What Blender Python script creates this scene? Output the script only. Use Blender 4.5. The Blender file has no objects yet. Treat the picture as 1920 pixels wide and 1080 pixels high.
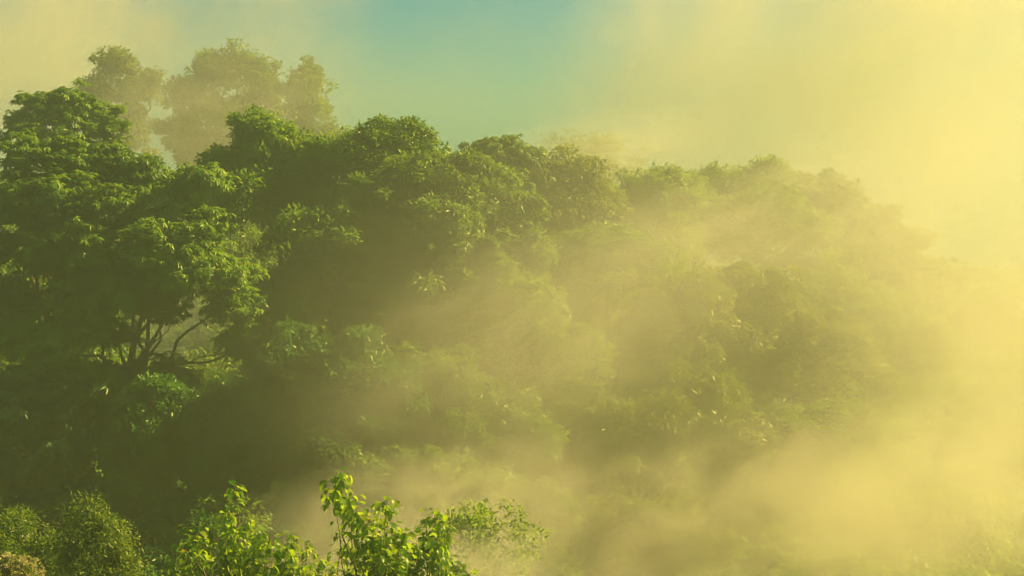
import bpy, math, random
import numpy as np
from mathutils import Vector, noise

R = math.radians
random.seed(7)
rng = np.random.default_rng(11)
S = bpy.context.scene
COL = S.collection

# ------------------------------------------------------------------ camera
FOV, PITCH = R(30), R(-4)
cd = bpy.data.cameras.new('camera')
cam = bpy.data.objects.new('camera', cd)
COL.objects.link(cam)
cd.angle = FOV
cd.clip_start, cd.clip_end = 0.1, 5000
cam.location = (0, 0, 0)
cam.rotation_euler = (R(90) + PITCH, 0, 0)
S.camera = cam

# ------------------------------------------------------------------ world and sun
SUN_AZ, SUN_EL = R(73), R(37)          # to the right of the view axis, above the horizon
w = bpy.data.worlds.new('World')
S.world = w
w.use_nodes = True
nt = w.node_tree
nt.nodes.clear()
sky = nt.nodes.new('ShaderNodeTexSky')
sky.sky_type = 'NISHITA'
sky.sun_disc = False
sky.sun_elevation = SUN_EL
sky.sun_rotation = SUN_AZ
sky.air_density, sky.dust_density, sky.ozone_density = 1.0, 0.3, 3.0
tint = nt.nodes.new('ShaderNodeMix')
tint.data_type = 'RGBA'
tint.blend_type = 'MULTIPLY'
tint.inputs['Factor'].default_value = 1
tint.inputs['B'].default_value = (0.165, 0.33, 0.265, 1)      # the green-gold cast of the morning air
bg = nt.nodes.new('ShaderNodeBackground')
bg.inputs['Strength'].default_value = 0.088
wo = nt.nodes.new('ShaderNodeOutputWorld')
nt.links.new(sky.outputs[0], tint.inputs['A'])
nt.links.new(tint.outputs['Result'], bg.inputs['Color'])
nt.links.new(bg.outputs[0], wo.inputs['Surface'])

sl = bpy.data.lights.new('sun', 'SUN')
sl.energy = 5.0
sl.angle = R(0.5)
sl.color = (1.0, 0.68, 0.18)
sun = bpy.data.objects.new('sun', sl)
COL.objects.link(sun)
sd = Vector((math.sin(SUN_AZ) * math.cos(SUN_EL), math.cos(SUN_AZ) * math.cos(SUN_EL), math.sin(SUN_EL)))
sun.rotation_euler = sd.to_track_quat('Z', 'Y').to_euler()
sun.location = sd * 200

S.view_settings.view_transform = 'Standard'
S.view_settings.look = 'None'
S.view_settings.exposure = 1.33
S.view_settings.gamma = 1.0
S.render.engine = 'CYCLES'
cy = S.cycles
cy.use_denoising = True
cy.denoising_input_passes = 'RGB'
cy.max_bounces = 7
cy.diffuse_bounces = 2
cy.glossy_bounces = 1
cy.transmission_bounces = 3
cy.transparent_max_bounces = 8
cy.volume_bounces = 5
cy.volume_step_rate = 1.0
cy.volume_max_steps = 128
cy.use_adaptive_sampling = True
cy.adaptive_threshold = 0.02
cy.sample_clamp_indirect = 4
cy.caustics_reflective = cy.caustics_refractive = False

HW = math.tan(FOV / 2)
SP, CP = math.sin(PITCH), math.cos(PITCH)


def at(px, py, D):
    """Point at world distance y = D behind photo pixel (px, py) of 1920 x 1080."""
    u = (px - 960) / 960 * HW
    v = -(py - 540) / 960 * HW
    dy, dz = CP - v * SP, SP + v * CP
    k = D / dy
    return np.array([u * k, D, dz * k])


def mpp(D):
    return HW * D / 960


def terrain(x, y):
    if y < 30:
        z = -2.2 - 0.31 * max(y, -60)
    elif y < 60:
        z = -11.5 - (y - 30) * 0.17
    elif y < 74:
        z = -16.6
    else:
        s = min(1, (y - 74) / 50)
        s = s * s * (3 - 2 * s)
        hx = 1 / (1 + math.exp((x - 4) / 9))
        z = -16.6 + s * (4 + 10 * hx)
        if y > 150:
            z -= (y - 150) * 0.03
    return z + 0.7 * noise.noise(Vector((x * .06, y * .06, 0.3)))


# ------------------------------------------------------------------ materials
def new_mat(name):
    m = bpy.data.materials.new(name)
    m.use_nodes = True
    m.node_tree.nodes.clear()
    return m, m.node_tree


def leaf_mat(name, c0, c1, c2, trans=(0.32, 0.42, 0.02), tmix=0.45, rough=0.38):
    """c0..c2: dark, mid, light leaf colours, spread by a per-leaf random and a soft noise."""
    m, t = new_mat(name)
    N, L = t.nodes, t.links
    a = N.new('ShaderNodeAttribute')
    a.attribute_name = 'tone'
    tc = N.new('ShaderNodeTexCoord')
    nz = N.new('ShaderNodeTexNoise')
    nz.inputs['Scale'].default_value = 0.55
    nz.inputs['Detail'].default_value = 3
    L.new(tc.outputs['Object'], nz.inputs['Vector'])
    ad = N.new('ShaderNodeMath')
    ad.operation = 'MULTIPLY_ADD'
    L.new(nz.outputs[0], ad.inputs[0])
    ad.inputs[1].default_value = 1.1
    L.new(a.outputs['Fac'], ad.inputs[2])
    sc = N.new('ShaderNodeMath')
    sc.operation = 'MULTIPLY_ADD'
    L.new(ad.outputs[0], sc.inputs[0])
    sc.inputs[1].default_value = 0.75
    sc.inputs[2].default_value = -0.28
    oi = N.new('ShaderNodeObjectInfo')
    rv = N.new('ShaderNodeMath')
    rv.operation = 'MULTIPLY_ADD'
    L.new(oi.outputs['Random'], rv.inputs[0])
    rv.inputs[1].default_value = .34
    L.new(sc.outputs[0], rv.inputs[2])
    sc.inputs[2].default_value = -0.42
    sc = rv
    cr = N.new('ShaderNodeValToRGB')
    e = cr.color_ramp.elements
    e[0].position, e[0].color = 0.15, (*c0, 1)
    e[1].position, e[1].color = 0.85, (*c2, 1)
    k = e.new(0.5)
    k.color = (*c1, 1)
    L.new(sc.outputs[0], cr.inputs[0])
    p = N.new('ShaderNodeBsdfPrincipled')
    p.inputs['Roughness'].default_value = rough
    p.inputs['Specular IOR Level'].default_value = 0.4
    L.new(cr.outputs[0], p.inputs['Base Color'])
    tr = N.new('ShaderNodeBsdfTranslucent')
    tm = N.new('ShaderNodeMix')
    tm.data_type = 'RGBA'
    tm.inputs['Factor'].default_value = 0.5
    L.new(cr.outputs[0], tm.inputs['A'])
    tm.inputs['B'].default_value = (*trans, 1)
    L.new(tm.outputs['Result'], tr.inputs['Color'])
    mx = N.new('ShaderNodeMixShader')
    mx.inputs[0].default_value = tmix
    L.new(p.outputs[0], mx.inputs[1])
    L.new(tr.outputs[0], mx.inputs[2])
    o = N.new('ShaderNodeOutputMaterial')
    L.new(mx.outputs[0], o.inputs['Surface'])
    return m


def bark_mat(name, ca, cb):
    m, t = new_mat(name)
    N, L = t.nodes, t.links
    tc = N.new('ShaderNodeTexCoord')
    mp = N.new('ShaderNodeMapping')
    mp.inputs['Scale'].default_value = (9, 9, 1.5)
    nz = N.new('ShaderNodeTexNoise')
    nz.inputs['Scale'].default_value = 1.2
    nz.inputs['Detail'].default_value = 5
    cr = N.new('ShaderNodeValToRGB')
    cr.color_ramp.elements[0].position, cr.color_ramp.elements[0].color = 0.3, (*ca, 1)
    cr.color_ramp.elements[1].position, cr.color_ramp.elements[1].color = 0.7, (*cb, 1)
    p = N.new('ShaderNodeBsdfPrincipled')
    p.inputs['Roughness'].default_value = 0.85
    b = N.new('ShaderNodeBump')
    b.inputs['Distance'].default_value = 0.03
    o = N.new('ShaderNodeOutputMaterial')
    L.new(tc.outputs['Object'], mp.inputs[0])
    L.new(mp.outputs[0], nz.inputs['Vector'])
    L.new(nz.outputs[0], cr.inputs[0])
    L.new(nz.outputs[0], b.inputs['Height'])
    L.new(cr.outputs[0], p.inputs['Base Color'])
    L.new(b.outputs[0], p.inputs['Normal'])
    L.new(p.outputs[0], o.inputs['Surface'])
    return m


M = {
    'broad': leaf_mat('broad_leaf', (0.03, 0.13, 0.008), (0.075, 0.23, 0.012), (0.19, 0.37, 0.015)),
    'fine': leaf_mat('fine_leaf', (0.035, 0.13, 0.010), (0.09, 0.24, 0.012), (0.22, 0.37, 0.015)),
    'deep': leaf_mat('shade_dark_leaf', (0.015, 0.09, 0.02), (0.035, 0.15, 0.025), (0.07, 0.22, 0.025), trans=(0.12, 0.26, 0.02), tmix=.35),  # leaf greens darkened to put shade into the low trees at left
    'olive': leaf_mat('olive_leaf', (0.04, 0.075, 0.008), (0.10, 0.16, 0.012), (0.19, 0.22, 0.018)),
    'young': leaf_mat('young_leaf', (0.05, 0.16, 0.006), (0.12, 0.28, 0.010), (0.30, 0.38, 0.03), trans=(0.5, 0.7, 0.02), tmix=0.62, rough=0.35),
    'shrub': leaf_mat('shrub_leaf', (0.02, 0.07, 0.012), (0.05, 0.13, 0.012), (0.13, 0.20, 0.02), trans=(0.35, 0.5, 0.03)),  # dark shrub greens, taken lower to carry the shade at bottom left
    'flower': leaf_mat('cream_flower', (0.30, 0.31, 0.16), (0.5, 0.5, 0.28), (0.65, 0.6, 0.35), trans=(0.6, 0.6, 0.3), tmix=0.3, rough=0.6),
    'dead': leaf_mat('orange_leaf', (0.35, 0.10, 0.01), (0.5, 0.16, 0.015), (0.6, 0.3, 0.03), trans=(0.8, 0.25, 0.01), tmix=0.5),
    'bark': bark_mat('bark', (0.03, 0.024, 0.014), (0.11, 0.09, 0.055)),
    'pale_bark': bark_mat('pale_bark', (0.10, 0.09, 0.06), (0.26, 0.23, 0.16)),
}


# ------------------------------------------------------------------ mesh building
def mesh_obj(name, V, T, mat, parent=None, tone=None, smooth=False):
    V = np.ascontiguousarray(V, dtype=np.float32)
    T = np.ascontiguousarray(T, dtype=np.int32)
    me = bpy.data.meshes.new(name)
    n = len(T)
    k = T.shape[1]
    me.vertices.add(len(V))
    me.vertices.foreach_set('co', V.ravel())
    me.loops.add(n * k)
    me.loops.foreach_set('vertex_index', T.ravel())
    me.polygons.add(n)
    me.polygons.foreach_set('loop_start', np.arange(0, n * k, k, dtype=np.int32))
    if smooth:
        me.polygons.foreach_set('use_smooth', np.ones(n, dtype=bool))
    me.update(calc_edges=True)
    if tone is not None:
        at_ = me.attributes.new('tone', 'FLOAT', 'POINT')
        at_.data.foreach_set('value', np.asarray(tone, dtype=np.float32))
    me.materials.append(mat)
    o = bpy.data.objects.new(name, me)
    COL.objects.link(o)
    if parent:
        o.parent = parent
    return o


def tag(o, label, cat, group=None, kind=None):
    if label:
        o['label'] = label
    if cat:
        o['category'] = cat
    if group:
        o['group'] = group
    if kind:
        o['kind'] = kind


def unit(a):
    return a / (np.linalg.norm(a, axis=-1, keepdims=True) + 1e-9)


def leaves(P, A, Nn, L, W, fold=0.18, segs=1, droop=0.25):
    """Leaf blades: base P, axis A, facing Nn, length L, width W. segs=1: two triangles; segs=3: curved blade of ten."""
    n = len(P)
    A = unit(A)
    Sd = unit(np.cross(A, Nn))
    Up = np.cross(Sd, A)
    L = np.broadcast_to(L, (n,))[:, None]
    W = np.broadcast_to(W, (n,))[:, None]
    if segs == 1:
        b = P
        r = P + A * L * .42 + Sd * W * .5 + Up * W * fold
        l = P + A * L * .42 - Sd * W * .5 + Up * W * fold
        t = P + A * L - Up * L * droop * .5
        V = np.stack([b, r, t, l], 1).reshape(-1, 3)
        i = np.arange(n)[:, None] * 4
        T = np.concatenate([i + np.array([[0, 1, 2]]), i + np.array([[0, 2, 3]])], 0)
        return V, T, 4
    f = [0, .18, .45, .75, 1.0]
    wd = [0, .42, .5, .34, 0]
    rows = []
    idx = []
    c = 0
    for q, wq in zip(f, wd):
        m_ = P + A * L * q - Up * L * droop * q * q
        if wq == 0:
            rows.append(m_)
            idx.append((c,))
            c += 1
        else:
            rows += [m_ - Sd * W * wq + Up * W * fold * wq * 2, m_, m_ + Sd * W * wq + Up * W * fold * wq * 2]
            idx.append((c, c + 1, c + 2))
            c += 3
    V = np.stack(rows, 1).reshape(-1, 3)
    tris = []
    a, b = idx[0], idx[1]
    tris += [(a[0], b[0], b[1]), (a[0], b[1], b[2])]
    for j in (1, 2):
        a, b = idx[j], idx[j + 1]
        tris += [(a[0], b[0], b[1]), (a[0], b[1], a[1]), (a[1], b[1], b[2]), (a[1], b[2], a[2])]
    a, b = idx[3], idx[4]
    tris += [(a[0], b[0], a[1]), (a[1], b[0], a[2])]
    tr = np.array(tris)
    T = (np.arange(n)[:, None, None] * c + tr[None]).reshape(-1, 3)
    return V, T, c


def tube(path, radii, sides=6):
    path = np.asarray(path, float)
    n = len(path)
    d = unit(np.gradient(path, axis=0))
    ref = np.array([0.31, 0.22, 0.93]) if abs(d[0][2]) < .8 else np.array([1, .1, .0])
    s = unit(np.cross(d, ref))
    u = np.cross(s, d)
    an = np.linspace(0, 2 * np.pi, sides, endpoint=False)
    V = path[:, None] + (s[:, None] * np.cos(an)[None, :, None] + u[:, None] * np.sin(an)[None, :, None]) * np.asarray(radii)[:, None, None]
    V = V.reshape(-1, 3)
    T = []
    for i in range(n - 1):
        for k in range(sides):
            a, b = i * sides + k, i * sides + (k + 1) % sides
            T += [(a, b, b + sides), (a, b + sides, a + sides)]
    return V, np.array(T)


class Acc:
    def __init__(s):
        s.V, s.T, s.K, s.n = [], [], [], 0

    def add(s, V, T, tone=0.5):
        s.V.append(V)
        s.T.append(T + s.n)
        s.K.append(np.broadcast_to(tone, (len(V),)))
        s.n += len(V)

    def build(s, name, mat, parent=None, smooth=False, with_tone=True):
        return mesh_obj(name, np.concatenate(s.V), np.concatenate(s.T), mat, parent, np.concatenate(s.K) if with_tone else None, smooth)


def wiggle(a, b, n, amp, sag=0.0):
    t = np.linspace(0, 1, n)[:, None]
    p = a[None] * (1 - t) + b[None] * t
    L = np.linalg.norm(b - a)
    off = rng.normal(0, amp * L, (n, 3)) * np.sin(t * np.pi)
    p = p + off
    p[:, 2] += sag * L * np.sin(t[:, 0] * np.pi)
    return p


DENSE = 2.1
STYLE = {
    # leaf length, width, clump radius, clump flatness, leaves per rosette, clump droop
    'fine': dict(L=.25, W=.125, rc=.60, flat=.62),
    'tiny': dict(L=.10, W=.048, rc=.26, flat=1.2),
    'palm': dict(L=.46, W=.16, rc=.55, flat=.5),
    'feather': dict(L=.20, W=.05, rc=.8, flat=.28),
    'needle': dict(L=.13, W=.04, rc=.34, flat=1.5),
}


def clump_points(lobes, spacing, fill, up_bias=0.25):
    """Points near the outer skin of a union of ellipsoids, plus some inside."""
    pts, nrm, which = [], [], []
    for li, (c, r) in enumerate(lobes):
        area = 4 * math.pi * ((r[0] * r[1]) ** 1.6 / 3 + (r[0] * r[2]) ** 1.6 / 3 + (r[1] * r[2]) ** 1.6 / 3) ** (1 / 1.6)
        n = int(area / (spacing * spacing) * fill) + 6
        d = unit(rng.normal(0, 1, (n, 3)) + np.array([0, -0.15, up_bias]))
        # lumpy skin: low-frequency bumps and random gaps
        ph = rng.uniform(0, 6.28, 6)
        bump = 1 + .13 * np.sin(d[:, 0] * 5 + ph[0]) * np.sin(d[:, 2] * 6 + ph[1]) + .10 * np.sin(d[:, 1] * 9 + ph[2] + d[:, 2] * 4) + rng.normal(0, .07, n) + np.where(rng.random(n) < .1, rng.uniform(0, .22, n), 0)
        rad = np.where(rng.random(n) < .74, rng.uniform(.82, 1.04, n), rng.uniform(.35, .85, n)) * bump
        p = c + d * r * rad[:, None]
        lump = np.array([noise.noise(Vector(q * .55 + 31.7)) + .6 * noise.noise(Vector(q * 1.5 + 9.1)) for q in (p - c) + ph[:3] * 7])
        p = p + d * (lump * 1.35 * spacing)[:, None]
        keep = lump > -.36
        for lj, (c2, r2) in enumerate(lobes):
            if lj != li:
                keep &= (((p - c2) / (r2 * .72)) ** 2).sum(1) > 1
        keep &= (rng.random(n) > .35) | (d[:, 2] > -.45)
        pts.append(p[keep])
        nrm.append(unit(d / r)[keep])
        which.append(np.full(keep.sum(), li))
    return np.concatenate(pts), np.concatenate(nrm), np.concatenate(which)


def crown_leaves(acc, P, Nr, style, per, scale=1.0):
    st = STYLE[style]
    L, W, rc = st['L'] * scale, st['W'] * scale, st['rc'] * scale
    n = len(P)
    if style == 'palm':
        # each clump: several rosettes of seven hanging leaflets
        m = max(2, round(per * 1.3 / 7))
        cen = np.repeat(P, m, 0) + rng.normal(0, rc * .55, (n * m, 3)) * np.array([1, 1, st['flat']])
        axis = unit(np.repeat(Nr, m, 0) * .45 + rng.normal(0, .25, (n * m, 3)) + np.array([0, 0, .75]))
        ref = unit(np.cross(axis, rng.normal(0, 1, axis.shape)))
        ref2 = np.cross(axis, ref)
        sz = rng.uniform(.6, 1.15, n * m)
        tn = rng.random(n * m)
        for k in range(7):
            a = k / 7 * 2 * np.pi + rng.normal(0, .12, n * m)
            rad = ref * np.cos(a)[:, None] + ref2 * np.sin(a)[:, None]
            ax = unit(rad + axis * rng.uniform(-.35, .3, n * m)[:, None] + np.array([0, 0, -.28]))
            V, T, c = leaves(cen, ax, axis, L * sz * rng.uniform(.8, 1.1, n * m), W * sz, .15, 1, .5)
            acc.add(V, T, np.repeat(tn * .8 + .2 * rng.random(n * m), c))
        return
    N = n * per
    q = unit(rng.normal(0, 1, (N, 3))) * (rng.random(N) ** .45)[:, None]
    cn = np.repeat(Nr, per, 0)
    csz = np.repeat(rng.uniform(.4, 1.45, n), per)
    off = q * (rc * csz)[:, None] * np.array([1, 1, st['flat']])
    if style != 'feather':
        # dome: keep the leaves on the outer and upper side of the clump
        s = (off * (cn * .6 + np.array([0, 0, .6]))).sum(1)
        off = np.where((s < -.25 * rc)[:, None], -off, off)
    p = np.repeat(P, per, 0) + off
    out = unit(off)
    ax = unit(out * .9 + rng.normal(0, .55, (N, 3)) + np.array([0, 0, -.25 if style != 'needle' else .7]))
    nn = unit(out * .4 + cn * .3 + np.array([0, 0, .7]) + rng.normal(0, .4, (N, 3)))
    sz = rng.uniform(.6, 1.25, N)
    V, T, c = leaves(p, ax, nn, L * sz, W * sz)
    tn = np.repeat(rng.random(n), per) * .6 + rng.random(N) * .4
    acc.add(V, T, np.repeat(tn, c))


TREES = []


def tree(label, D, lobes_px, style='fine', mat='fine', per=60, space=.75, fill=1.0, scale=1.0, base_px=None, trunk_r=.22,
         name='forest_tree', cat='tree', group='misty forest trees', deep=.85, limbs=True, bark='bark', lean=0.0, split=7, up=.25, nb=6):
    """lobes_px: (px, py, rx, ry[, dD]) crown lobes in photo pixels, placed at distance D."""
    k = mpp(D)
    lob = []
    for q in lobes_px:
        dD = q[4] if len(q) > 4 else 0
        c = at(q[0], q[1], D + dD)
        if D > 60:
            c[2] -= .42 if D < 100 else (.5 if D < 116.5 else .1)
        lob.append((c, np.array([q[2] * k, max(q[2], q[3]) * k * deep, q[3] * k]) * .88))
    if split:
        big = lob
        lob = [(c, r * .86) for c, r in big]
        for c, r in big:
            for _ in range(split):
                d = unit(rng.normal(0, 1, 3) + np.array([0, -.5, .35]))
                f = rng.uniform(.26, .48)
                rr_ = r * f * rng.uniform(.8, 1.25, 3)
                lob.append((c + d * r * rng.uniform(.66, .9), np.maximum(rr_, .4)))
    main = len(lobes_px)
    cx = sum(l[0][0] * l[1][0] for l in lob) / sum(l[1][0] for l in lob)
    if base_px is not None:
        cx = at(base_px, 540, D)[0]
    gz = terrain(cx, D) - .15
    base = np.array([cx, D, gz])
    root = bpy.data.objects.new(name, None)
    root.empty_display_size = .5
    root.location = base
    COL.objects.link(root)
    tag(root, label, cat, group)
    P, Nr, wh = clump_points([(c - base, r) for c, r in lob], space * scale * 1.22, fill, up)
    acc = Acc()
    crown_leaves(acc, P, Nr, style, int(per * DENSE), scale)
    acc.build('crown', M[mat], root)
    # trunk, limbs to each lobe, boughs to some clumps
    tb = Acc()
    lowest = min(c[2] - r[2] for c, r in lob) - gz
    hi = max(c[2] for c, r in lob) - gz
    fork_z = max(.35 * hi, min(lowest + .12 * (hi - lowest), hi * .8))
    fork = np.array([lean, 0, fork_z])
    pth = wiggle(np.zeros(3), fork, 8, .012)
    rr = np.linspace(trunk_r * 1.25, trunk_r * .8, 8)
    rr[0] = trunk_r * 1.7
    tb.add(*tube(pth, rr, 8))
    for li, (c, r) in enumerate(lob[:main]):
        cc = c - base
        tgt = cc + np.array([0, 0, r[2] * .25])
        st = fork if li % 2 == 0 else pth[-2]
        lp = wiggle(st, tgt, 7, .05, -.04)
        lr = np.linspace(trunk_r * .5, trunk_r * .1, 7)
        tb.add(*tube(lp, lr, 6))
        mine = np.where(wh == li)[0]
        if limbs and len(mine):
            pick = rng.choice(mine, min(len(mine), nb), replace=False)
            for q in pick:
                s = lp[rng.integers(2, 6)]
                bp = wiggle(s, P[q], 5, .07, .05)
                tb.add(*tube(bp, np.linspace(trunk_r * .15, trunk_r * .04, 5), 4))
    tb.build('trunk', M[bark], root, smooth=True, with_tone=False)
    TREES.append(root)
    return root


# ------------------------------------------------------------------ ground
def build_ground():
    xs = np.concatenate([np.linspace(-290, -90, 9), np.linspace(-80, 80, 81), np.linspace(90, 290, 9)])
    ys = np.concatenate([np.linspace(-60, 0, 10), np.linspace(2, 160, 80), np.linspace(170, 280, 8)])
    V = np.array([(x, y, terrain(x, y)) for y in ys for x in xs])
    nx = len(xs)
    j, i = np.meshgrid(np.arange(len(ys) - 1), np.arange(nx - 1), indexing='ij')
    a = (j * nx + i).ravel()
    T = np.stack([a, a + 1, a + nx + 1, a + nx], 1)
    m, t = new_mat('forest_floor')
    N, L = t.nodes, t.links
    tc = N.new('ShaderNodeTexCoord')
    nz = N.new('ShaderNodeTexNoise')
    nz.inputs['Scale'].default_value = .6
    nz.inputs['Detail'].default_value = 8
    cr = N.new('ShaderNodeValToRGB')
    cr.color_ramp.elements[0].position, cr.color_ramp.elements[0].color = .35, (.02, .035, .012, 1)
    cr.color_ramp.elements[1].position, cr.color_ramp.elements[1].color = .68, (.07, .075, .03, 1)
    p = N.new('ShaderNodeBsdfPrincipled')
    p.inputs['Roughness'].default_value = .95
    o = N.new('ShaderNodeOutputMaterial')
    L.new(tc.outputs['Object'], nz.inputs['Vector'])
    L.new(nz.outputs[0], cr.inputs[0])
    L.new(cr.outputs[0], p.inputs['Base Color'])
    L.new(p.outputs[0], o.inputs['Surface'])
    g = mesh_obj('ground', V, T, m, smooth=True)
    g['kind'] = 'structure'


build_ground()

# ------------------------------------------------------------------ the trees
# far trees standing above the canopy in the mist
tree('pale rounded tree fading in mist, leftmost of the tall trees above the canopy', 128,
     [(225, 150, 52, 62), (200, 185, 34, 50), (258, 205, 34, 62), (235, 270, 62, 60), (285, 155, 10, 20), (222, 120, 28, 24)],
     'fine', 'olive', 40, .7, 1.0, 1.15, deep=1.0, split=2)
tree('broad tallest tree fading in mist with three rounded tops against the sky', 120,
     [(396, 138, 30, 44), (452, 142, 40, 46), (498, 150, 28, 38), (355, 195, 36, 48), (430, 225, 90, 80), (500, 220, 34, 75), (400, 290, 85, 50), (335, 245, 28, 45)],
     'fine', 'fine', 40, .7, 1.0, 1.1, split=3)
tree('narrow upright tree fading in mist, right beside the broad three topped tree', 117,
     [(572, 170, 24, 38), (585, 225, 34, 60), (612, 262, 20, 46), (570, 290, 44, 55), (580, 148, 10, 20)],
     'fine', 'fine', 40, .7, 1.0, 1.1, split=3)
tree('faint feathery tree with thin flat tiers behind the ridge', 138,
     [(1120, 285, 34, 20), (1060, 275, 36, 9), (1135, 268, 26, 10), (1160, 300, 42, 16), (1190, 315, 30, 12), (1100, 310, 50, 18), (1150, 340, 55, 22)],
     'feather', 'fine', 22, 1.0, .55, 1.15)
# the left wall of forest
tree('airy umbrella crowned tree at the far left edge above the dark canopy', 92,
     [(75, 205, 55, 34), (130, 200, 50, 30), (180, 205, 48, 30), (215, 225, 24, 28), (40, 225, 30, 28), (120, 235, 90, 22), (65, 180, 26, 12), (125, 178, 20, 12)],
     'palm', 'broad', 22, 1.0, .7, .62)
tree('large dark tree with hanging hand shaped leaves at the left edge', 76,
     [(40, 290, 62, 50), (120, 290, 72, 42), (195, 300, 55, 55), (95, 350, 110, 60, -1), (200, 380, 85, 60, -1.5), (35, 430, 80, 80, -1), (275, 315, 45, 34), (140, 470, 110, 70, -2), (15, 560, 70, 90, -1.5)],
     'palm', 'broad', 26, .8, 1.0, .66, base_px=60)
tree('tree with open forking limbs and hanging leaves in the left middle', 74,
     [(330, 370, 50, 45), (345, 400, 90, 60), (370, 320, 42, 22), (270, 440, 80, 55, -1), (370, 480, 100, 55, -1), (240, 510, 70, 40), (430, 545, 60, 45, -.5), (150, 560, 60, 50), (470, 630, 55, 60, .5), (120, 640, 60, 50, -1), (215, 610, 40, 30, 1), (310, 555, 40, 26, 1), (60, 620, 60, 50, -1), (300, 690, 70, 26, 1), (200, 690, 60, 30, 1)],
     'palm', 'broad', 26, .8, 1.0, .66, base_px=235, trunk_r=.22, nb=2)
tree('leafy green tree rising in front of the tall misty trees', 84,
     [(430, 305, 45, 32), (480, 275, 36, 30), (540, 275, 55, 38), (600, 290, 50, 34), (470, 350, 95, 60), (580, 360, 95, 65), (480, 245, 12, 16), (620, 270, 34, 20)],
     'fine', 'broad', 60, .7, 1.0, .95)
tree('tree topped by two dark dense tufts on the skyline', 83,
     [(700, 250, 28, 18), (760, 252, 28, 20), (700, 290, 70, 38), (770, 290, 60, 32), (655, 275, 30, 22), (720, 350, 90, 60)],
     'fine', 'broad', 70, .62, 1.1, .85)
tree('big bright green domed tree sloping down to the right at centre', 78,
     [(830, 320, 75, 48), (900, 345, 65, 52), (760, 370, 110, 70), (950, 400, 52, 60), (860, 420, 110, 80, -1), (985, 450, 36, 50), (700, 440, 80, 60, -.5)],
     'fine', 'fine', 64, .68, 1.05, .9)
tree('tree with open lobed crown standing dark on the middle skyline', 96,
     [(945, 270, 38, 28), (910, 280, 26, 18), (980, 285, 28, 20), (945, 320, 62, 36), (1000, 340, 50, 36)],
     'palm', 'broad', 24, .85, .9, .72)
tree('low round tree right of the lobed skyline tree', 97,
     [(1078, 312, 26, 18), (1040, 330, 50, 30), (1095, 345, 38, 32), (1040, 385, 80, 45), (1120, 385, 36, 40)],
     'fine', 'olive', 50, .75, 1.0, 1.0)
tree('small knob topped tree in the saddle of the ridge', 104,
     [(1243, 330, 24, 18), (1215, 355, 45, 26), (1265, 365, 50, 34), (1180, 385, 46, 36), (1235, 420, 90, 55)],
     'fine', 'fine', 50, .75, 1.0, 1.05)
tree('wide flat topped tree veiled in gold mist on the right ridge', 116,
     [(1325, 340, 58, 32), (1400, 336, 62, 32), (1446, 322, 20, 20), (1370, 400, 140, 75), (1470, 375, 60, 50)],
     'fine', 'fine', 46, .75, 1.0, 1.2, split=4)
tree('rounded tree veiled in gold mist sloping to the right below the ridge', 112,
     [(1570, 370, 60, 40), (1515, 358, 40, 30), (1630, 415, 55, 48), (1540, 450, 150, 85), (1680, 475, 60, 60), (1730, 540, 50, 65), (1600, 540, 120, 80)],
     'fine', 'olive', 46, .75, 1.0, 1.2, split=4)
tree('dim drooping tree almost lost in mist on the far right slope', 106,
     [(1640, 600, 110, 80), (1730, 640, 60, 80), (1560, 560, 80, 60), (1700, 720, 90, 80)],
     'fine', 'fine', 36, .85, 1.0, 1.15)
# middle
tree('olive tree with spreading flat top in the gold mist at centre right', 86,
     [(1125, 455, 60, 28), (1180, 465, 40, 26), (1070, 465, 36, 22), (1130, 510, 100, 50), (1210, 530, 60, 50), (1050, 540, 60, 50)],
     'fine', 'fine', 60, .7, 1.0, .95)
tree('pointed domed tree with a dark right flank in the mist', 84,
     [(1385, 520, 46, 38), (1430, 555, 60, 48), (1340, 560, 60, 48), (1500, 600, 62, 50), (1400, 630, 110, 70), (1570, 660, 60, 60), (1500, 700, 100, 70), (1625, 700, 34, 26)],
     'fine', 'olive', 60, .7, 1.0, .95)
tree('leafy tree with dark hollow below the bright dome at centre', 76,
     [(600, 450, 85, 70), (680, 520, 90, 70), (560, 560, 80, 70), (800, 520, 90, 60), (720, 600, 100, 60)],
     'fine', 'broad', 60, .7, 1.0, .95)
tree('speckled sunlit tree in the middle of the forest', 76,
     [(930, 530, 80, 60), (1000, 590, 80, 60), (880, 620, 90, 60), (1050, 660, 80, 60), (960, 700, 100, 60)],
     'fine', 'fine', 60, .7, 1.0, .9)
tree('bushy tree with gold rim below the spreading flat top tree', 80,
     [(1200, 600, 80, 55), (1290, 560, 70, 55), (1260, 660, 90, 60), (1160, 690, 80, 60), (1330, 720, 80, 55)],
     'fine', 'olive', 60, .7, 1.0, .95)
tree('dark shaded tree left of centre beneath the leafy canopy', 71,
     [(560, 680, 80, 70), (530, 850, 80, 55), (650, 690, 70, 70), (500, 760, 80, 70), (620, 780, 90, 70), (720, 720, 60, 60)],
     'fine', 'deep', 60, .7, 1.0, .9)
tree('shaded tree right of the dark one with thin misted leaves', 73,
     [(800, 700, 90, 60), (880, 760, 90, 60), (760, 800, 90, 60), (960, 800, 80, 60)],
     'fine', 'fine', 60, .7, 1.0, .9)
tree('low spreading tree under the pointed domed tree', 76,
     [(1120, 790, 90, 55), (1230, 790, 90, 50), (1350, 810, 80, 45), (1060, 850, 90, 55), (1180, 880, 110, 60)],
     'fine', 'olive', 54, .72, 1.0, .95)
tree('dim low tree with a ragged edge in the right middle mist', 80,
     [(1480, 800, 90, 45), (1580, 790, 70, 45), (1420, 860, 100, 50), (1540, 870, 100, 55)],
     'fine', 'fine', 50, .72, 1.0, .95)
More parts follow.
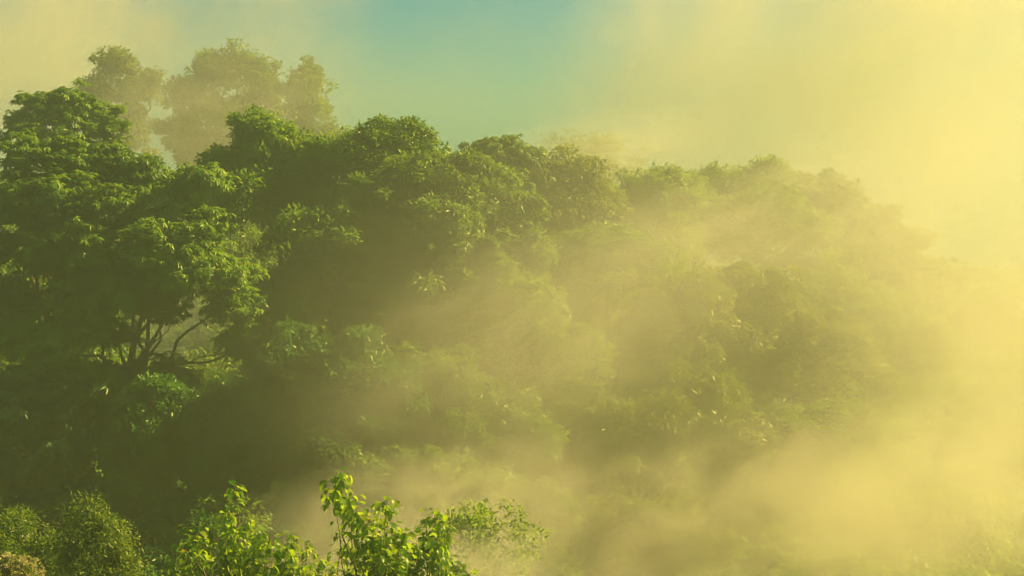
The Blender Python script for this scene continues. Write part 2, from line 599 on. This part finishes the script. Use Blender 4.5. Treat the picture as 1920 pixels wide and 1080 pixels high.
# lower left darkness
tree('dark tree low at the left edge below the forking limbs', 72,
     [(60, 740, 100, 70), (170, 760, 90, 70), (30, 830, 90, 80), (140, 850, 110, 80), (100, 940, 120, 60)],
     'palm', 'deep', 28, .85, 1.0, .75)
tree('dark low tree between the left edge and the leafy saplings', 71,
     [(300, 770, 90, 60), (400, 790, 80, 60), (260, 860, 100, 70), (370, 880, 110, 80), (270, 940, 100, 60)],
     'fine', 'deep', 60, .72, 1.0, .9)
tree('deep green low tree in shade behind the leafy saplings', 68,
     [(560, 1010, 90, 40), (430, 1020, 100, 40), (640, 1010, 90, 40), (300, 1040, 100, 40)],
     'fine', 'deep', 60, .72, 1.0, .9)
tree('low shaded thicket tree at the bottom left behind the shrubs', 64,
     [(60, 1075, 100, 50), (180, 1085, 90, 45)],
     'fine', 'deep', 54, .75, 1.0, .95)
tree('dark rounded tree in the mist at the bottom centre', 66,
     [(900, 930, 100, 60), (1010, 950, 90, 60), (820, 980, 90, 70), (960, 1030, 130, 70)],
     'fine', 'fine', 54, .72, 1.0, .9)
tree('brownish rounded tree in the mist right of bottom centre', 68,
     [(1200, 960, 100, 60), (1110, 1000, 90, 60), (1280, 1010, 90, 55), (1180, 1060, 140, 60)],
     'fine', 'olive', 54, .72, 1.0, .9)
tree('faint low tree in bright mist at the lower right', 74,
     [(1700, 950, 110, 60), (1800, 980, 90, 60), (1600, 1000, 110, 55), (1740, 1040, 150, 60)],
     'fine', 'fine', 44, .78, 1.0, 1.0)
tree('faint tree in bright mist at the right edge', 92,
     [(1830, 860, 90, 60), (1760, 880, 80, 55), (1890, 830, 60, 55), (1830, 930, 120, 60)],
     'fine', 'fine', 40, .8, 1.0, 1.1)
tree('ghostly rounded tree nearly dissolved in gold mist at the right edge of the ridge', 118,
     [(1790, 560, 80, 60), (1860, 600, 80, 60), (1760, 640, 90, 70), (1880, 690, 90, 70)],
     'fine', 'fine', 36, .9, 1.0, 1.25)
tree('misted dark tree filling the hollow under the canopy left of bottom centre', 70,
     [(640, 880, 80, 50), (740, 880, 80, 50), (820, 880, 70, 50), (690, 940, 110, 60)],
     'fine', 'broad', 54, .72, 1.0, .9)
tree('gold misted domed tree between the wide flat topped ridge tree and the saddle', 108,
     [(1290, 370, 50, 36), (1340, 400, 70, 45), (1440, 380, 70, 45), (1500, 420, 70, 50)],
     'fine', 'fine', 40, .8, 1.0, 1.1)


# ------------------------------------------------------------------ undergrowth: one leafy mass over the slope
def undergrowth():
    n = 9000
    y = rng.uniform(48, 128, n)
    x = rng.uniform(-1, 1, n) * (y * HW + 4)
    z = np.array([terrain(a, b) for a, b in zip(x, y)])
    hgt = np.array([1.1 + 1.6 * noise.noise(Vector((a * .22, b * .22, 5))) for a, b in zip(x, y)]).clip(.25, 3)
    P = np.stack([x, y, z + hgt * rng.uniform(.3, 1.1, n)], 1)
    Nr = unit(np.array([0, -.3, 1.0]) + rng.normal(0, .35, (n, 3)))
    acc = Acc()
    crown_leaves(acc, P, Nr, 'fine', 42, 1.25)
    o = acc.build('undergrowth', M['fine'])
    o['kind'] = 'stuff'


undergrowth()


# ------------------------------------------------------------------ near shrubs and saplings at the bottom of the frame
def shrub(label, D, lobes, style, mat, per, space, scale, name='shrub', cat='shrub', group='shrubs at the bottom left', **kw):
    return tree(label, D, lobes, style, mat, per, space, 1.0, scale, name=name, cat=cat, group=group, trunk_r=.05, **kw)


shrub('blue green bushy shrub in shade at the bottom left', 44,
      [(25, 1042, 24, 38), (45, 1005, 12, 20), (85, 1042, 32, 34), (118, 1055, 26, 30), (60, 1095, 76, 46)], 'tiny', 'shrub', 20, .30, 1.0, up=.6, split=3)
shrub('bright pointed shrub with sunlit right side at the bottom left', 40,
      [(180, 1005, 12, 24), (196, 1040, 24, 36), (226, 1075, 24, 36), (190, 1105, 54, 44), (160, 1060, 16, 24)], 'tiny', 'shrub', 20, .28, 1.0, up=.6, split=3)
shrub('small green shrub cut by the left frame edge', 38,
      [(-8, 1050, 20, 26), (-24, 1090, 36, 46)], 'tiny', 'shrub', 20, .28, 1.0, up=.6, split=3)

# the pale flowering shrub in the corner
fl = shrub('cream flowered bush in the bottom left corner', 30,
           [(28, 1095, 36, 28), (-5, 1100, 30, 28)], 'needle', 'shrub', 40, .36, .6, split=0)
fb = np.array(fl.location)
P, Nr, wh = clump_points([(at(32, 1084, 30) - fb, np.array([.38, .38, .38])), (at(-8, 1090, 30) - fb, np.array([.34, .36, .40]))], .075, 1.0, .5)
fa = Acc()
for q, nq in zip(P, Nr):
    n = 9
    dr = unit(rng.normal(0, 1, (n, 3)) + nq * .8 + np.array([0, 0, .6]))
    V, T, c = leaves(q + dr * .012, dr, unit(rng.normal(0, 1, (n, 3))), .045, .034)
    fa.add(V, T, np.repeat(rng.random(n), c))
fa.build('blossom', M['flower'], fl)


def sapling(label, D, tips, base_px, leaf=.26, nl=16, mat='young', orange=-1, name='sapling'):
    """A young tree: thin stem, curved branches to each tip, whorls of broad drooping leaves along each shoot."""
    bx = at(base_px, 1080, D)[0]
    gz = terrain(bx, D) - .1
    base = np.array([bx, D, gz])
    root = bpy.data.objects.new(name, None)
    root.location = base
    COL.objects.link(root)
    tag(root, label, 'sapling', 'leafy saplings in the foreground')
    st, fo, od = Acc(), Acc(), Acc()
    low = min(at(0, t[1], D)[2] for t in tips)
    fork = np.array([0, 0, (low - gz) * .72])
    tp = wiggle(np.zeros(3), fork, 6, .02)
    st.add(*tube(tp, np.linspace(.06, .035, 6), 7))
    tips = list(tips)
    for t in list(tips):
        for _ in range(2):
            if t[1] > 960:
                tips.append((t[0] + rng.normal(0, 24), min(1110, t[1] + abs(rng.normal(0, 26)) + 12), rng.uniform(.6, .95)))
    for i, t in enumerate(tips):
        px, py = t[0], t[1]
        k = t[2] if len(t) > 2 else 1.0
        p = at(px, py, D + rng.uniform(-.9, .9)) - base
        s = tp[rng.integers(3, 6)]
        bp = wiggle(s, p, 8, .03, -.08)
        st.add(*tube(bp, np.linspace(.026, .006, 8), 5))
        # shoot leaves: dense dome at the tip, loose pairs lower down
        m = int(nl * k * 1.4)
        u = rng.random(m) ** 2
        pos = p + (bp[-3] - p) * (u * .55)[:, None] + rng.normal(0, .05 * k, (m, 3))
        a = np.arange(m) * 2.4 + rng.uniform(0, 6)
        rad = np.stack([np.cos(a), np.sin(a), np.zeros(m)], 1)
        ax = unit(rad + np.array([0, 0, 1]) * rng.uniform(-1.0, .25, m)[:, None] + rng.normal(0, .15, (m, 3)))
        nn = unit(np.array([0, 0, 1.0]) + rad * .5 + rng.normal(0, .2, (m, 3)))
        L = leaf * rng.uniform(.38, .74, m) * (.8 + .3 * k)
        pos = pos + ax * .07
        V, T, c = leaves(pos, ax, nn, L, L * .72, .16, 3, .45)
        fo.add(V, T, np.repeat(rng.random(m), c))
        if i == orange:
            a2 = unit(np.array([[.3, -1, -.5], [-.5, -1, -.2]]))
            V, T, c = leaves(np.stack([p, p]) + np.array([[.02, -.16, -.10], [-.05, -.16, -.16]]), a2, unit(np.array([[.4, -.4, 1], [.1, -.5, 1]])), .09, .065, .16, 3, .4)
            od.add(V, T, np.repeat(rng.random(2), c))
    st.build('stem', M['pale_bark'], root, smooth=True, with_tone=False)
    fo.build('foliage', M[mat], root)
    if orange >= 0:
        od.build('orange_leaf', M['dead'], root)
    return root


sapling('leafy sapling with one lone tuft standing clear above it', 30,
        [(357, 995, 1.1), (345, 1015), (383, 985), (370, 1000), (440, 912, 1.2), (423, 960, 1.1), (425, 985), (470, 975, .9), (488, 1000), (440, 1010), (505, 1012), (430, 1050), (470, 1040), (500, 1060), (400, 1075, .8), (540, 1030), (455, 1075)],
        440, .21, 20, orange=1)
sapling('sapling with long pale shoots between the tufted one and the tall one', 31,
        [(550, 1005), (575, 1020), (535, 1050), (600, 1050), (560, 1075), (640, 1015, 1.1), (625, 1060), (660, 1075), (585, 1080)],
        580, .20, 18)
sapling('tallest sapling with a leaning stack of drooping leaves and an orange leaf', 29.5,
        [(635, 888, 1.3), (625, 925, 1.1), (655, 925, 1.3), (668, 950, 1.1), (725, 938, 1.4), (690, 955, 1.0), (700, 975), (735, 975), (680, 1000), (720, 1010), (755, 1000), (700, 1040), (740, 1050), (690, 1070)],
        700, .22, 22, orange=5)
sapling('rounder sapling with a dark umbrella tuft right of the tallest one', 30.5,
        [(815, 965, 1.4), (800, 985), (835, 985), (810, 1010), (780, 1020), (825, 1040), (860, 1050, 1.2), (845, 1075), (790, 1060), (760, 1075), (880, 1078), (815, 1080)],
        810, .21, 20)
sapling('small sapling tip poking up between shrubs and the tufted sapling', 30,
        [(320, 1062, 1.1), (345, 1078), (370, 1078)], 335, .2, 13)
shrub('small leaved olive bush right of the saplings', 38,
      [(900, 1015, 36, 20), (868, 1035, 32, 26), (935, 1045, 24, 26), (890, 1085, 64, 36)], 'tiny', 'young', 16, .34, .9, group=None, split=4)


# ------------------------------------------------------------------ haze and mist
def closed_box(name, x0, x1, y0, y1, z0, z1, mat):
    V = np.array([(x, y, z) for z in (z0, z1) for y in (y0, y1) for x in (x0, x1)])
    F = np.array([(0, 2, 3, 1), (4, 5, 7, 6), (0, 1, 5, 4), (2, 6, 7, 3), (0, 4, 6, 2), (1, 3, 7, 5)])
    return mesh_obj(name, V, F, mat)


HAZE = 0.0022
m, t = new_mat('haze')
v = t.nodes.new('ShaderNodeVolumePrincipled')
v.inputs['Color'].default_value = (0.80, 1.0, 0.74, 1)
v.inputs['Density'].default_value = HAZE
v.inputs['Anisotropy'].default_value = 0.6
o = t.nodes.new('ShaderNodeOutputMaterial')
t.links.new(v.outputs[0], o.inputs['Volume'])
hz = closed_box('haze', -300, 300, -70, 290, -34, 9, m)
hz['kind'] = 'stuff'


def mist(px, py, D, rx, rz, ry, tilt, dens, seed, nscale=2.6, stretch=1.8, lo=.38, hi=.75, step=.8):
    """An ellipsoid of mist; density fades to nothing at its skin and is broken up by noise stretched along its long axis."""
    k = mpp(D)
    c = at(px, py, D)
    m, t = new_mat('mist')
    N, L = t.nodes, t.links
    tc = N.new('ShaderNodeTexCoord')
    ln = N.new('ShaderNodeVectorMath')
    ln.operation = 'LENGTH'
    L.new(tc.outputs['Object'], ln.inputs[0])
    fa = N.new('ShaderNodeMapRange')
    fa.interpolation_type = 'SMOOTHSTEP'
    fa.inputs['From Min'].default_value = 1.0
    fa.inputs['From Max'].default_value = 0.25
    L.new(ln.outputs['Value'], fa.inputs['Value'])
    mp = N.new('ShaderNodeMapping')
    mp.inputs['Location'].default_value = (seed * 3.1, seed * 1.7, seed)
    mp.inputs['Scale'].default_value = (nscale / stretch * rx / rz, nscale * .6, nscale)
    L.new(tc.outputs['Object'], mp.inputs[0])
    nz = N.new('ShaderNodeTexNoise')
    nz.inputs['Scale'].default_value = 1
    nz.inputs['Detail'].default_value = 4
    nz.inputs['Roughness'].default_value = .55
    nz.inputs['Distortion'].default_value = 1.0
    L.new(mp.outputs[0], nz.inputs['Vector'])
    nr = N.new('ShaderNodeMapRange')
    nr.interpolation_type = 'SMOOTHSTEP'
    nr.inputs['From Min'].default_value = lo
    nr.inputs['From Max'].default_value = hi
    L.new(nz.outputs[0], nr.inputs['Value'])
    mu = N.new('ShaderNodeMath')
    mu.operation = 'MULTIPLY'
    L.new(fa.outputs[0], mu.inputs[0])
    L.new(nr.outputs[0], mu.inputs[1])
    m2 = N.new('ShaderNodeMath')
    m2.operation = 'MULTIPLY'
    L.new(mu.outputs[0], m2.inputs[0])
    m2.inputs[1].default_value = dens
    v = N.new('ShaderNodeVolumePrincipled')
    v.inputs['Color'].default_value = (0.98, 0.97, 0.88, 1)
    v.inputs['Anisotropy'].default_value = 0.6
    L.new(m2.outputs[0], v.inputs['Density'])
    o = N.new('ShaderNodeOutputMaterial')
    L.new(v.outputs[0], o.inputs['Volume'])
    m.cycles.volume_step_rate = step
    me = bpy.data.meshes.new('mist')
    import bmesh
    bm = bmesh.new()
    bmesh.ops.create_icosphere(bm, subdivisions=3, radius=1.0)
    bm.to_mesh(me)
    bm.free()
    me.materials.append(m)
    ob = bpy.data.objects.new('mist', me)
    COL.objects.link(ob)
    ob.location = c
    ob.rotation_euler = (0, R(-tilt), 0)
    ob.scale = (rx * k, ry, rz * k)
    ob['kind'] = 'stuff'
    return ob


# in front of the forest on the right, from the upper right down to the lower centre
mist(1990, 580, 64, 580, 640, 13, 25, .13, 1.3, lo=.2)
mist(1400, 560, 56, 1250, 560, 7, 10, .058, 31.3, lo=.05, hi=.7)
mist(1350, 1010, 50, 900, 270, 9, 16, .155, 2.7, lo=.2)
mist(1780, 960, 50, 460, 260, 7, 20, .15, 21.7, lo=.15)
mist(1420, 430, 97, 540, 190, 7, 20, .125, 4.1, lo=.3)
mist(780, 980, 45, 500, 170, 7, 14, .22, 8.8, lo=.22)
mist(1000, 640, 60, 640, 260, 7, 28, .11, 12.8, lo=.25)
mist(800, 1090, 32, 330, 120, 2.6, 5, .85, 14.8, lo=.3)
# behind the canopy
mist(1700, 60, 165, 860, 480, 20, 30, .14, 5.2, lo=.2)
mist(1250, 80, 150, 330, 280, 10, 55, .09, 15.2, lo=.25)
mist(40, 110, 150, 420, 320, 16, 50, .13, 6.6, lo=.2)
mist(400, 220, 100, 460, 260, 7, 10, .10, 11.4, lo=.1)
mist(400, -40, 170, 600, 190, 14, 20, .11, 7.4, lo=.3)
mist(520, 90, 160, 330, 200, 10, 50, .035, 43.4, lo=.25)
mist(330, 600, 79, 150, 120, 2.5, 10, .30, 51.4, lo=.1)
mist(1130, 290, 124, 320, 110, 8, 10, .10, 9.4, lo=.15)
mist(860, 130, 150, 260, 160, 8, 35, .018, 61.4, lo=.25)
